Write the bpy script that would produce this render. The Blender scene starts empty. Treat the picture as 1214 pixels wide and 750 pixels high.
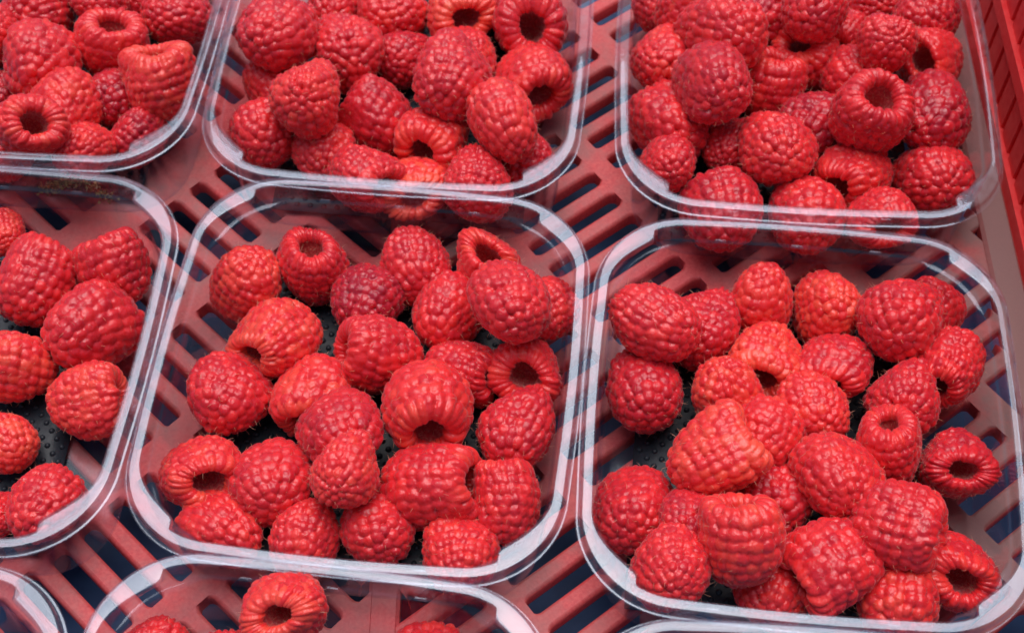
import bpy, math, random
import numpy as np
from mathutils import Vector, Matrix

S = bpy.context.scene
COL = S.collection

# ------------------------------------------------------------------ camera
PITCH, ROLL, CAM_H = math.radians(57.409), math.radians(-0.3046), 0.42952
fwd = Vector((0, math.cos(PITCH), -math.sin(PITCH)))
upv = Vector((0, math.sin(PITCH), math.cos(PITCH)))
rt = Vector((1, 0, 0))
right = rt * math.cos(ROLL) + upv * math.sin(ROLL)
up = -rt * math.sin(ROLL) + upv * math.cos(ROLL)
cd = bpy.data.cameras.new('camera')
cam = bpy.data.objects.new('camera', cd); COL.objects.link(cam)
m = Matrix((right, up, -fwd)).transposed().to_4x4(); m.translation = (0, 0, CAM_H)
cam.matrix_world = m
cd.sensor_width = 36.0; cd.lens = 1698.64 / 1214 * 36
cd.clip_start = 0.01; cd.clip_end = 50
cd.dof.use_dof = True; cd.dof.focus_distance = 0.445; cd.dof.aperture_fstop = 20
S.camera = cam

# ------------------------------------------------------------------ light
SUN_EL, SUN_AZ = math.radians(74), 0.0            # soft bright overcast patch high ahead of the camera
world = bpy.data.worlds.new('World'); S.world = world; world.use_nodes = True
wn, wl = world.node_tree.nodes, world.node_tree.links
sky = wn.new('ShaderNodeTexSky'); sky.sky_type = 'NISHITA'; sky.sun_disc = False
sky.sun_elevation = SUN_EL; sky.sun_rotation = SUN_AZ
sky.air_density = 1.0; sky.dust_density = 4.0; sky.ozone_density = 1.0
bg = wn['Background']; bg.inputs['Strength'].default_value = 0.065
wl.new(sky.outputs['Color'], bg.inputs['Color'])
sd = bpy.data.lights.new('sun', 'SUN'); sd.energy = 1.5; sd.angle = math.radians(54); sd.color = (0.93, 0.95, 1.0)
sun = bpy.data.objects.new('sun', sd); COL.objects.link(sun)
sdir = Vector((math.sin(SUN_AZ) * math.cos(SUN_EL), math.cos(SUN_AZ) * math.cos(SUN_EL), math.sin(SUN_EL)))
sun.rotation_euler = sdir.to_track_quat('Z', 'Y').to_euler()
sun.location = sdir * 3
vs = S.view_settings
vs.view_transform = 'Standard'; vs.look = 'None'; vs.gamma = 1.0; vs.use_curve_mapping = False
vs.exposure = 0.7
S.render.engine = 'CYCLES'
cy = S.cycles
cy.use_denoising = True; cy.max_bounces = 10; cy.transparent_max_bounces = 32
cy.diffuse_bounces = 4; cy.glossy_bounces = 3; cy.transmission_bounces = 4
cy.caustics_reflective = False; cy.caustics_refractive = False

# ------------------------------------------------------------------ helpers
def link(o, parent=None):
    COL.objects.link(o)
    if parent is not None:
        o.parent = parent
    return o

def empty(name, loc=(0, 0, 0), rz=0.0):
    o = bpy.data.objects.new(name, None); o.empty_display_size = 0.01
    o.location = loc; o.rotation_euler = (0, 0, rz)
    return link(o)

def tag(o, label=None, cat=None, group=None, kind=None):
    if label: o['label'] = label
    if cat: o['category'] = cat
    if group: o['group'] = group
    if kind: o['kind'] = kind
    return o

def mesh(name, verts, faces, mat, smooth=True):
    me = bpy.data.meshes.new(name)
    me.from_pydata([tuple(v) for v in verts], [], faces)
    me.materials.append(mat)
    if smooth:
        me.polygons.foreach_set('use_smooth', [True] * len(me.polygons))
    me.update()
    return me

def obj(name, me, parent=None):
    return link(bpy.data.objects.new(name, me), parent)

def new_mat(name):
    mt = bpy.data.materials.new(name); mt.use_nodes = True
    nt = mt.node_tree
    return mt, nt, nt.nodes, nt.links, nt.nodes['Principled BSDF']

def ramp(n, stops):
    r = n.new('ShaderNodeValToRGB')
    e = r.color_ramp.elements
    while len(e) < len(stops): e.new(0.5)
    for el, (p, c) in zip(e, stops):
        el.position = p; el.color = (*c, 1)
    return r

# ------------------------------------------------------------------ materials
def mat_clear(name, haze, rough, refl=0.045, graze=0.9):
    """thin clear PET: each skin lets light through, mirrors a little and carries a faint scuffed haze"""
    mt, nt, n, l, p = new_mat(name)
    n.remove(p)
    out = n['Material Output']
    tr = n.new('ShaderNodeBsdfTransparent'); tr.inputs['Color'].default_value = (0.97, 0.965, 0.975, 1)
    gl = n.new('ShaderNodeBsdfGlossy'); gl.inputs['Roughness'].default_value = rough
    gl.inputs['Color'].default_value = (0.78, 0.87, 1.0, 1)
    lw = n.new('ShaderNodeLayerWeight'); lw.inputs['Blend'].default_value = 0.5
    pw = n.new('ShaderNodeMath'); pw.operation = 'POWER'; pw.inputs[1].default_value = 5.0
    l.new(lw.outputs['Facing'], pw.inputs[0])
    fr = n.new('ShaderNodeMath'); fr.operation = 'MULTIPLY_ADD'; fr.inputs[1].default_value = graze; fr.inputs[2].default_value = refl
    l.new(pw.outputs[0], fr.inputs[0])
    tc = n.new('ShaderNodeTexCoord')
    nz = n.new('ShaderNodeTexNoise'); nz.inputs['Scale'].default_value = 90; nz.inputs['Detail'].default_value = 4
    l.new(tc.outputs['Object'], nz.inputs['Vector'])
    bm = n.new('ShaderNodeBump'); bm.inputs['Strength'].default_value = 0.025; bm.inputs['Distance'].default_value = 0.0012
    l.new(nz.outputs['Fac'], bm.inputs['Height'])
    l.new(bm.outputs['Normal'], gl.inputs['Normal'])
    mx = n.new('ShaderNodeMixShader')
    l.new(fr.outputs[0], mx.inputs['Fac']); l.new(tr.outputs[0], mx.inputs[1]); l.new(gl.outputs[0], mx.inputs[2])
    df = n.new('ShaderNodeBsdfDiffuse'); df.inputs['Color'].default_value = (0.75, 0.74, 0.8, 1)
    sc = n.new('ShaderNodeTexNoise'); sc.inputs['Scale'].default_value = 260; sc.inputs['Detail'].default_value = 6
    l.new(tc.outputs['Object'], sc.inputs['Vector'])
    mr = n.new('ShaderNodeMapRange'); mr.inputs['From Min'].default_value = 0.35; mr.inputs['From Max'].default_value = 0.8
    mr.inputs['To Min'].default_value = haze * 0.4; mr.inputs['To Max'].default_value = haze * 2.2
    l.new(sc.outputs['Fac'], mr.inputs['Value'])
    m2 = n.new('ShaderNodeMixShader')
    l.new(mr.outputs[0], m2.inputs['Fac']); l.new(mx.outputs[0], m2.inputs[1]); l.new(df.outputs[0], m2.inputs[2])
    l.new(m2.outputs[0], out.inputs['Surface'])
    return mt

M_RIM = mat_clear('clear_plastic_rim', 0.03, 0.015, 0.055)
M_WALL = mat_clear('clear_plastic_wall', 0.002, 0.02, 0.03, 0.6)
M_BASE = mat_clear('clear_plastic_embossed_base', 0.006, 0.22, 0.015)

def mat_crate(name, dust_amt):
    mt, nt, n, l, p = new_mat(name)
    tc = n.new('ShaderNodeTexCoord'); ge = n.new('ShaderNodeNewGeometry')
    n1 = n.new('ShaderNodeTexNoise'); n1.inputs['Scale'].default_value = 22; n1.inputs['Detail'].default_value = 6; n1.inputs['Roughness'].default_value = 0.65
    n2 = n.new('ShaderNodeTexNoise'); n2.inputs['Scale'].default_value = 900; n2.inputs['Detail'].default_value = 3
    l.new(ge.outputs['Position'], n1.inputs['Vector']); l.new(ge.outputs['Position'], n2.inputs['Vector'])
    base = ramp(n, [(0.3, (0.56, 0.055, 0.06)), (0.7, (0.66, 0.095, 0.09))])
    l.new(n2.outputs['Fac'], base.inputs['Fac'])
    dr = ramp(n, [(0.45 - dust_amt * .3, (0.0, 0.0, 0.0)), (0.72 - dust_amt * .3, (0.85, 0.85, 0.85))])
    sp_ = n.new('ShaderNodeSeparateXYZ'); l.new(ge.outputs['Position'], sp_.inputs[0])
    gr = n.new('ShaderNodeMapRange'); gr.inputs['From Min'].default_value = 0.11; gr.inputs['From Max'].default_value = 0.19
    gr.inputs['To Min'].default_value = 0.0; gr.inputs['To Max'].default_value = 0.24
    l.new(sp_.outputs['X'], gr.inputs['Value'])
    ad_ = n.new('ShaderNodeMath'); ad_.operation = 'ADD'
    l.new(n1.outputs['Fac'], ad_.inputs[0]); l.new(gr.outputs[0], ad_.inputs[1])
    l.new(ad_.outputs[0], dr.inputs['Fac'])
    # dust lies on faces that look up
    sx = n.new('ShaderNodeSeparateXYZ'); l.new(ge.outputs['True Normal'], sx.inputs[0])
    mu = n.new('ShaderNodeMath'); mu.operation = 'MULTIPLY'
    cl = n.new('ShaderNodeMapRange'); cl.inputs['From Min'].default_value = 0.2; cl.inputs['From Max'].default_value = 0.9
    cl.inputs['To Min'].default_value = 0.25
    l.new(sx.outputs['Z'], cl.inputs['Value'])
    l.new(dr.outputs['Color'], mu.inputs[0]); l.new(cl.outputs[0], mu.inputs[1])
    mix = n.new('ShaderNodeMix'); mix.data_type = 'RGBA'
    mix.inputs[7].default_value = (0.20, 0.15, 0.135, 1)
    l.new(mu.outputs[0], mix.inputs[0]); l.new(base.outputs['Color'], mix.inputs[6])
    l.new(mix.outputs[2], p.inputs['Base Color'])
    p.inputs['Roughness'].default_value = 0.55
    p.inputs['Specular IOR Level'].default_value = 0.35
    b = n.new('ShaderNodeBump'); b.inputs['Strength'].default_value = 0.25; b.inputs['Distance'].default_value = 0.0004
    l.new(n2.outputs['Fac'], b.inputs['Height']); l.new(b.outputs['Normal'], p.inputs['Normal'])
    return mt

M_CRATE = mat_crate('red_crate_plastic', 0.12)
M_CRATE_DIRTY = mat_crate('dusty_red_crate_plastic', 0.8)
mt, nt, n, l, p = new_mat('red_crate_wall_plastic'); M_CRATE_WALL = mt; p.inputs['Specular IOR Level'].default_value = 0.3
ge = n.new('ShaderNodeNewGeometry')
nz = n.new('ShaderNodeTexNoise'); nz.inputs['Scale'].default_value = 300; nz.inputs['Detail'].default_value = 5
l.new(ge.outputs['Position'], nz.inputs['Vector'])
r_ = ramp(n, [(0.3, (0.76, 0.03, 0.032)), (0.75, (0.84, 0.07, 0.065))]); l.new(nz.outputs['Fac'], r_.inputs['Fac'])
l.new(r_.outputs['Color'], p.inputs['Base Color']); p.inputs['Roughness'].default_value = 0.5
# a thin skin of red polyethylene passes light from outside
mt, nt, n, l, p = new_mat('red_crate_thin_skin'); M_SKIN_WALL = mt
p.inputs['Base Color'].default_value = (0.78, 0.02, 0.02, 1); p.inputs['Roughness'].default_value = 0.5
tl = n.new('ShaderNodeBsdfTranslucent'); tl.inputs['Color'].default_value = (0.95, 0.02, 0.02, 1)
mx = n.new('ShaderNodeMixShader'); mx.inputs['Fac'].default_value = 0.5
l.new(p.outputs[0], mx.inputs[1]); l.new(tl.outputs[0], mx.inputs[2]); l.new(mx.outputs[0], n['Material Output'].inputs['Surface'])

mt, nt, n, l, p = new_mat('navy_blue_board'); M_BLUE = mt
ge = n.new('ShaderNodeNewGeometry')
nz = n.new('ShaderNodeTexNoise'); nz.inputs['Scale'].default_value = 60; nz.inputs['Detail'].default_value = 6
l.new(ge.outputs['Position'], nz.inputs['Vector'])
r_ = ramp(n, [(0.3, (0.010, 0.038, 0.13)), (0.7, (0.03, 0.085, 0.22))]); l.new(nz.outputs['Fac'], r_.inputs['Fac'])
l.new(r_.outputs['Color'], p.inputs['Base Color']); p.inputs['Roughness'].default_value = 0.6

mt, nt, n, l, p = new_mat('black_absorbent_film'); M_PAD = mt
p.inputs['Base Color'].default_value = (0.02, 0.024, 0.032, 1); p.inputs['Roughness'].default_value = 0.42; p.inputs['Specular IOR Level'].default_value = 0.28
ge = n.new('ShaderNodeTexCoord')
nz = n.new('ShaderNodeTexNoise'); nz.inputs['Scale'].default_value = 700; nz.inputs['Detail'].default_value = 4
l.new(ge.outputs['Object'], nz.inputs['Vector'])
b = n.new('ShaderNodeBump'); b.inputs['Strength'].default_value = 0.3; b.inputs['Distance'].default_value = 0.0003
l.new(nz.outputs['Fac'], b.inputs['Height']); l.new(b.outputs['Normal'], p.inputs['Normal'])

# raspberry flesh: each drupelet carries its own tint, each berry its own ripeness
mt, nt, n, l, p = new_mat('raspberry_skin'); M_SKIN = mt
at = n.new('ShaderNodeAttribute'); at.attribute_name = 'tint'
ob = n.new('ShaderNodeAttribute'); ob.attribute_type = 'OBJECT'; ob.attribute_name = 'tone'
ad = n.new('ShaderNodeMath'); ad.operation = 'MULTIPLY_ADD'; ad.inputs[1].default_value = 0.34
l.new(at.outputs['Fac'], ad.inputs[0]); 
sb = n.new('ShaderNodeMath'); sb.operation = 'SUBTRACT'; sb.inputs[1].default_value = 0.17
l.new(ob.outputs['Fac'], sb.inputs[0]); l.new(sb.outputs[0], ad.inputs[2])
r_ = ramp(n, [(0.0, (0.37, 0.008, 0.024)), (0.35, (0.62, 0.015, 0.026)), (0.62, (0.79, 0.027, 0.030)), (1.0, (0.91, 0.105, 0.055))])
l.new(ad.outputs[0], r_.inputs['Fac']); l.new(r_.outputs['Color'], p.inputs['Base Color'])
p.inputs['Subsurface Weight'].default_value = 0.5
p.inputs['Subsurface Radius'].default_value = (1.0, 0.12, 0.08); p.inputs['Subsurface Scale'].default_value = 0.0028
p.inputs['Roughness'].default_value = 0.4; p.inputs['IOR'].default_value = 1.5; p.inputs['Specular IOR Level'].default_value = 0.5
p.inputs['Sheen Weight'].default_value = 0.22; p.inputs['Sheen Roughness'].default_value = 0.4
p.inputs['Sheen Tint'].default_value = (1.0, 0.75, 0.8, 1)
tc = n.new('ShaderNodeTexCoord')
nz = n.new('ShaderNodeTexNoise'); nz.inputs['Scale'].default_value = 9; nz.inputs['Detail'].default_value = 3
l.new(tc.outputs['Object'], nz.inputs['Vector'])
b = n.new('ShaderNodeBump'); b.inputs['Strength'].default_value = 0.15; b.inputs['Distance'].default_value = 0.02
l.new(nz.outputs['Fac'], b.inputs['Height']); l.new(b.outputs['Normal'], p.inputs['Normal'])
mr = n.new('ShaderNodeMapRange'); mr.inputs['To Min'].default_value = 0.19; mr.inputs['To Max'].default_value = 0.33
l.new(nz.outputs['Fac'], mr.inputs['Value']); l.new(mr.outputs[0], p.inputs['Roughness'])

mt, nt, n, l, p = new_mat('raspberry_hollow'); M_HOLLOW = mt
tc = n.new('ShaderNodeTexCoord')
nz = n.new('ShaderNodeTexVoronoi'); nz.inputs['Scale'].default_value = 11
l.new(tc.outputs['Object'], nz.inputs['Vector'])
r_ = ramp(n, [(0.1, (0.72, 0.15, 0.13)), (0.5, (0.60, 0.035, 0.04))]); l.new(nz.outputs['Distance'], r_.inputs['Fac'])
l.new(r_.outputs['Color'], p.inputs['Base Color']); p.inputs['Roughness'].default_value = 0.65
p.inputs['Sheen Weight'].default_value = 0.4
p.inputs['Subsurface Weight'].default_value = 0.3; p.inputs['Subsurface Radius'].default_value = (1, .15, .1); p.inputs['Subsurface Scale'].default_value = 0.002

mt, nt, n, l, p = new_mat('raspberry_styles'); M_HAIR = mt
p.inputs['Base Color'].default_value = (0.80, 0.38, 0.24, 1); p.inputs['Roughness'].default_value = 0.5

mt, nt, n, l, p = new_mat('dried_moss_brown'); M_SCRAP = mt
tc = n.new('ShaderNodeTexCoord')
nz = n.new('ShaderNodeTexNoise'); nz.inputs['Scale'].default_value = 400
l.new(tc.outputs['Object'], nz.inputs['Vector'])
r_ = ramp(n, [(0.35, (0.03, 0.02, 0.01)), (0.65, (0.2, 0.14, 0.05))]); l.new(nz.outputs['Fac'], r_.inputs['Fac'])
l.new(r_.outputs['Color'], p.inputs['Base Color']); p.inputs['Roughness'].default_value = 0.8

# ------------------------------------------------------------------ setting: navy board under the crate
g = obj('ground', mesh('ground', [(-3, -2, -0.030), (3, -2, -0.030), (3, 4, -0.030), (-3, 4, -0.030)], [(0, 1, 2, 3)], M_BLUE, False))
tag(g, 'dark navy blue surface under the slotted crate floor', None, None, 'structure')

# ------------------------------------------------------------------ crate
YAW = math.radians(-0.4); YAWB = math.radians(-3.5); HALF = math.radians(40.5)
crate = empty('crate', (0, 0, 0))
tag(crate, 'dusty red plastic crate with slotted floor carrying the clear punnets', 'crate')
floor = empty('floor'); floor.parent = crate
PIT = 0.0121
AX_U = Vector((math.cos(YAW), math.sin(YAW))); AX_V = Vector((-math.sin(YAW), math.cos(YAW)))
SPINE = Vector((-0.040, 0.300))
U_WALL = 0.2245                     # distance spine to inner face of the right wall
U_BORDER = U_WALL - 0.0105
def uv(pt):
    q = pt - SPINE
    return q.dot(AX_U), q.dot(AX_V)
V0, V1 = -0.215, 0.165
def clip_line(o, d, smin, smax, u0, u1):
    """clip o + d*s to the zone u0..u1, V0..V1"""
    for (ax, lo, hi) in ((AX_U, u0, u1), (AX_V, V0, V1)):
        a, k = (o - SPINE).dot(ax), d.dot(ax)
        if abs(k) < 1e-9:
            if not lo <= a <= hi: return None
            continue
        s0, s1 = (lo - a) / k, (hi - a) / k
        if s0 > s1: s0, s1 = s1, s0
        smin, smax = max(smin, s0), min(smax, s1)
    return (smin, smax) if smax - smin > 0.006 else None

def bar_mesh(L):
    """a floor bar whose ends flare so the slots beside it end round"""
    hw, hs = 0.0031, PIT - 0.0062
    rad = hs / 2
    st = []
    for i in range(6):
        a = math.pi / 2 * i / 5
        st.append((rad * (1 - math.cos(a)), hw + rad * (1 - math.sin(a)) - (0.00005 if i == 0 else 0)))
    xs = st + [(L / 2, hw)] + [(L - x, w) for x, w in reversed(st)]
    V, F = [], []
    for x, w in xs:
        for (yy, zz) in ((-w, -0.006), (-w - 0.0000, -0.0015), (-w + 0.0004, -0.0005), (-w + 0.0013, 0), (w - 0.0013, 0), (w - 0.0004, -0.0005), (w, -0.0015), (w, -0.006)):
            V.append((x, yy, zz))
    for i in range(len(xs) - 1):
        for j in range(7):
            F.append((i * 8 + j, (i + 1) * 8 + j, (i + 1) * 8 + j + 1, i * 8 + j + 1))
    return V, F
BAR_L = 0.035
bar_me = mesh('bar', *bar_mesh(BAR_L), M_CRATE)
for k_, pl_ in enumerate(bar_me.polygons):
    if k_ % 7 == 3: pl_.use_smooth = False

def strip(name, a, b, w, z, mat, parent, h=0.006, i=0.0012):
    d = (b - a).normalized(); nn = Vector((-d.y, d.x)) * (w / 2)
    nu = nn * ((w / 2 - i) / (w / 2))
    V = [(*(a - nn), z - h), (*(b - nn), z - h), (*(b + nn), z - h), (*(a + nn), z - h),
         (*(a - nn), z - i), (*(b - nn), z - i), (*(b + nn), z - i), (*(a + nn), z - i),
         (*(a - nu), z), (*(b - nu), z), (*(b + nu), z), (*(a + nu), z)]
    F = [(4, 5, 9, 8), (6, 7, 11, 10), (8, 9, 10, 11), (0, 1, 5, 4), (2, 3, 7, 6), (1, 2, 6, 5), (3, 0, 4, 7), (5, 6, 10, 9), (7, 4, 8, 11)]
    return obj(name, mesh(name, V, F, mat, False), parent)

def in_view(pt, margin=0.12):
    q = Vector((pt.x, pt.y, 0)) - Vector((0, 0, CAM_H))
    zc = q.dot(fwd)
    return abs(q.dot(right) / zc * 1698.64 / 607) < 1 + margin and abs(q.dot(up) / zc * 1698.64 / 375) < 1 + margin * 1.6

def zone(ang, bands, phases, u0, u1):
    d = Vector((math.cos(ang), math.sin(ang))); nn = Vector((-d.y, d.x))
    for (c, w) in bands:
        seg = clip_line(d * c, nn, -1, 1, u0 - 0.004, u1 + 0.004)
        if seg:
            strip('cross_band', d * c + nn * seg[0], d * c + nn * seg[1], w + .0008, -0.00036, M_CRATE, floor, 0.006, 0.0001)
    for k in range(len(bands) - 1):
        s0 = bands[k][0] + bands[k][1] / 2; s1 = bands[k + 1][0] - bands[k + 1][1] / 2
        for i in range(-40, 60):
            t = (i + phases[k] + 0.5) * PIT
            seg = clip_line(nn * t, d, s0, s1, u0, u1)
            if not seg or seg[1] - seg[0] < 0.007: continue
            a = nn * t + d * seg[0]; mid = nn * t + d * (seg[0] + seg[1]) / 2
            if not in_view(mid): continue
            o = obj('bar', bar_me, floor)
            o.location = (a.x, a.y, -0.0004); o.rotation_euler = (0, 0, ang); o.scale = ((seg[1] - seg[0]) / BAR_L, 1, 1)
cm = 0.01
zone(YAWB - HALF, [(-46.5 * cm, .009), (-42.0 * cm, .009), (-37.6 * cm, .009), (-32.85 * cm, .019), (-27.85 * cm, .008), (-24.05 * cm, .008), (-19.3 * cm, .009), (-14.7 * cm, .009), (-10.4 * cm, .009), (-6 * cm, .009)],
     [.3, .3, .25, 0.0, .25, .55, .4, .5, .5], -0.26, -0.0045)
zone(YAWB + HALF, [(1.3 * cm, .009), (5.6 * cm, .009), (9.9 * cm, .009), (14.1 * cm, .009), (18.4 * cm, .008), (23.35 * cm, .007), (27.4 * cm, .009), (31.8 * cm, .009), (36.2 * cm, .009), (40.6 * cm, .009), (45 * cm, .009)],
     [.7, .7, .7, .68, .65, .8, .88, .8, .7, .7], 0.0045, U_BORDER)
strip('spine', SPINE + AX_V * V0, SPINE + AX_V * V1, 0.010, 0.0, M_CRATE, floor)
strip('border', SPINE + AX_U * (U_WALL - .0055) + AX_V * V0, SPINE + AX_U * (U_WALL - .0055) + AX_V * V1, 0.0115, 0.0012, M_CRATE_DIRTY, floor)

# right side wall: backing skin, rails and upright bars with narrow slots between them
side = empty('side_wall'); side.parent = crate
def wbox(name, u0, u1, v0, v1, z0, z1, lean=0.0, mat=M_CRATE_WALL, shear=0.0):
    V = []
    for z in (z0, z1):
        for (u, v_) in ((u0, v0), (u1, v0), (u1, v1), (u0, v1)):
            q = SPINE + AX_U * (u + 0.06 * z) + AX_V * (v_ + shear * (z - z0))
            V.append((q.x, q.y, z))
    F = [(0, 3, 2, 1), (4, 5, 6, 7), (0, 1, 5, 4), (1, 2, 6, 5), (2, 3, 7, 6), (3, 0, 4, 7)]
    return obj(name, mesh(name, V, F, mat, False), side)
wbox('backing_skin', U_WALL + .0030, U_WALL + .0034, V0, V1, -0.006, 0.125, mat=M_SKIN_WALL)
RAILS = [(-0.006, 0.0065), (0.0275, 0.0335), (0.0545, 0.0605), (0.0815, 0.0875), (0.110, 0.125)]
for z0, z1 in RAILS:
    wbox('rail', U_WALL - .0002, U_WALL + .0028, V0, V1, z0, z1)
for k in range(4):
    z0, z1 = RAILS[k][1], RAILS[k + 1][0]
    for i in range(-13, 15):
        vc = i * 0.0122 + (0.0 if k % 2 == 0 else 0.0055)
        if not V0 + .01 < vc < V1 - .01: continue
        wbox('bar', U_WALL + .0018, U_WALL + .0028, vc - .0047, vc + .0047, z0, z1, shear=0.12)

# ------------------------------------------------------------------ punnets
PW, PD, PR = 0.136, 0.1427, 0.0314
RIM_Z = 0.040
def outline():
    """points on the outer rim: (x, y, nx, ny, corner 0..1, arc angle within corner or None)"""
    pts = []
    nseg, ncor = 14, 26
    hx, hy = PW / 2 - PR, PD / 2 - PR
    corners = [(hx, hy, 0), (-hx, hy, 90), (-hx, -hy, 180), (hx, -hy, 270)]
    for ci, (cx, cy_, a0) in enumerate(corners):
        for j in range(ncor + 1):
            a = math.radians(a0 + 90 * j / ncor)
            pts.append((cx + PR * math.cos(a), cy_ + PR * math.sin(a), math.cos(a), math.sin(a), j / ncor, ci))
        nx_, ny_, b0 = corners[(ci + 1) % 4]
        a = math.radians(a0 + 90)
        sx, sy = cx + PR * math.cos(a), cy_ + PR * math.sin(a)
        ex, ey = nx_ + PR * math.cos(a), ny_ + PR * math.sin(a)
        for j in range(1, nseg):
            k = j / nseg
            bow = 0.0010 * math.sin(math.pi * k)
            pts.append((sx + (ex - sx) * k + math.cos(a) * bow, sy + (ey - sy) * k + math.sin(a) * bow, math.cos(a), math.sin(a), None, ci))
    return pts
OUT = outline()
def sstep(a, b, x):
    t = min(1, max(0, (x - a) / (b - a))); return t * t * (3 - 2 * t)
def corner_gain(c, ci):
    if c is None: return 0.0
    cc = c if ci % 2 == 0 else 1 - c            # mirrored lugs
    return sstep(0.02, 0.55, cc) * (1 - sstep(0.64, 0.70, cc))
def ledge_gain(c):
    return 0.0 if c is None else sstep(0.0, 0.25, c) * (1 - sstep(0.75, 1.0, c))

def loft(name, prof, mat, thick=0.00045, cap=False):
    """prof: list of (inset, z, corner lug gain, ledge gain) in mm; two skins `thick` apart"""
    n_ = len(OUT); m_ = len(prof)
    dirs = []
    for i in range(m_):
        a, b_ = prof[max(0, i - 1)], prof[min(m_ - 1, i + 1)]
        dx, dz = b_[0] - a[0], b_[1] - a[1]
        L = math.hypot(dx, dz) or 1
        dirs.append((-dz / L, dx / L))           # to the inside / upper side for a profile that runs outside -> inside -> down
    V, F = [], []
    for skin in (0, 1):
        for i, (ins, z, g1, g2) in enumerate(prof):
            for (x, y, nx_, ny_, c, ci) in OUT:
                o_ = ins * 1e-3 + g1 * 1e-3 * corner_gain(c, ci) + g2 * 1e-3 * ledge_gain(c)
                zz = z * 1e-3
                if skin:
                    o_ -= dirs[i][0] * thick; zz -= dirs[i][1] * thick
                V.append((x - nx_ * o_, y - ny_ * o_, zz))
    for skin in (0, 1):
        base = skin * n_ * m_
        for i in range(m_ - 1):
            for j in range(n_):
                k = (j + 1) % n_
                q = (base + i * n_ + j, base + i * n_ + k, base + (i + 1) * n_ + k, base + (i + 1) * n_ + j)
                F.append(q if skin == 0 else q[::-1])
        if cap:
            q = tuple(base + (m_ - 1) * n_ + j for j in range(n_))
            F.append(q if skin == 0 else q[::-1])
    return mesh(name, V, F, mat)

rim_prof = [(0.0, 36.3, 0, 0), (0.12, 36.55, 0, 0), (0.4, 36.65, 0, 0), (0.95, 36.65, 0, 0), (1.2, 36.8, 0, 0), (1.35, 37.4, 0, 0), (1.45, 38.9, 0, 0), (1.6, 39.55, 0, 0), (1.95, 39.92, 0, 0), (2.4, 40.0, 0, 0),
            (3.6, 40.02, .6, 0), (4.9, 40.0, 2.8, 0), (5.2, 39.9, 3.3, 0), (5.42, 39.55, 3.4, 0), (5.5, 38.9, 3.4, 0)]
wall_prof = [(5.5, 38.9, 3.4, 0), (5.6, 36.5, 2.4, 0), (5.65, 34.0, .6, .3), (5.7, 33.2, 0, .8), (5.9, 32.8, 0, 2.2), (6.2, 32.6, 0, 2.6), (6.6, 32.2, 0, 2.8), (6.8, 31.4, 0, 2.8),
             (7.2, 24, 0, 2.2), (7.7, 15, 0, 1.2), (8.2, 6.5, 0, .3), (8.6, 3.6, 0, 0)]
base_prof = [(8.6, 3.6, 0, 0), (9.3, 2.0, 0, 0), (10.4, 1.05, 0, 0), (12, .7, 0, 0), (14, .65, 0, 0), (16, .65, 0, 0)]
rim_me = loft('rim', rim_prof, M_RIM)
wall_me = loft('wall', wall_prof, M_WALL)
base_me = loft('base', base_prof, M_BASE, cap=True)
def lug_me():
    a, b_, c = 0.0021, 0.0006, 0.0005
    V = [(-a, -b_, 0), (a, -b_, 0), (a, b_, 0), (-a, b_, 0), (-a * .8, -b_ * .3, c), (a * .8, -b_ * .3, c), (a * .8, b_ * .6, c), (-a * .8, b_ * .6, c)]
    return mesh('lug', V, [(4, 5, 6, 7), (0, 1, 5, 4), (1, 2, 6, 5), (2, 3, 7, 6), (3, 0, 4, 7)], M_RIM, False)
LUG = lug_me()

# black absorbent pad with raised dots
def pad_meshes():
    w, d = 0.094, 0.112
    V, F = [], []
    nx_, ny_ = 12, 14
    rnd = random.Random(2)
    for j in range(ny_ + 1):
        for i in range(nx_ + 1):
            x, y = -w / 2 + w * i / nx_, -d / 2 + d * j / ny_
            V.append((x + rnd.uniform(-.0002, .0002), y + rnd.uniform(-.0002, .0002), 0.0006 + 0.0002 * math.sin(x * 120 + 1) * math.sin(y * 90)))
    for j in range(ny_):
        for i in range(nx_):
            a = j * (nx_ + 1) + i
            F.append((a, a + 1, a + nx_ + 2, a + nx_ + 1))
    top = len(V)
    V += [(x, y, 0.0) for (x, y, z) in V]
    edge = [i for i in range(nx_)] + [nx_ + j * (nx_ + 1) for j in range(ny_)] + [top - 1 - i for i in range(nx_)] + [(ny_ - j) * (nx_ + 1) for j in range(ny_)]
    for k in range(len(edge)):
        a, b_ = edge[k], edge[(k + 1) % len(edge)]
        F.append((a, a + top, b_ + top, b_))
    sheet = mesh('sheet', V, F, M_PAD)
    V, F = [], []
    px_, py_ = 0.0050, 0.0056
    R, Hh = 0.0011, 0.0008
    for row in range(-60, 60):
        for col in range(-40, 40):
            x = col * px_ + (row % 2) * px_ / 2; y = row * py_ / 2
            if abs(x) > w / 2 - .001 or abs(y) > d / 2 - .001: continue
            b0 = len(V)
            for (rr, hh) in ((1.0, -0.1), (.82, .55), (.45, .92)):
                for a in range(7):
                    an = 2 * math.pi * a / 7
                    V.append((x + R * rr * math.cos(an), y + R * rr * math.sin(an), 0.0007 + Hh * hh))
            V.append((x, y, 0.0007 + Hh))
            for k in range(2):
                for a in range(7):
                    F.append((b0 + k * 7 + a, b0 + k * 7 + (a + 1) % 7, b0 + k * 7 + 7 + (a + 1) % 7, b0 + k * 7 + 7 + a))
            for a in range(7):
                F.append((b0 + 14 + a, b0 + 14 + (a + 1) % 7, b0 + 21))
    return sheet, mesh('dots', V, F, M_PAD)
SHEET, DOTS = pad_meshes()

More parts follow.
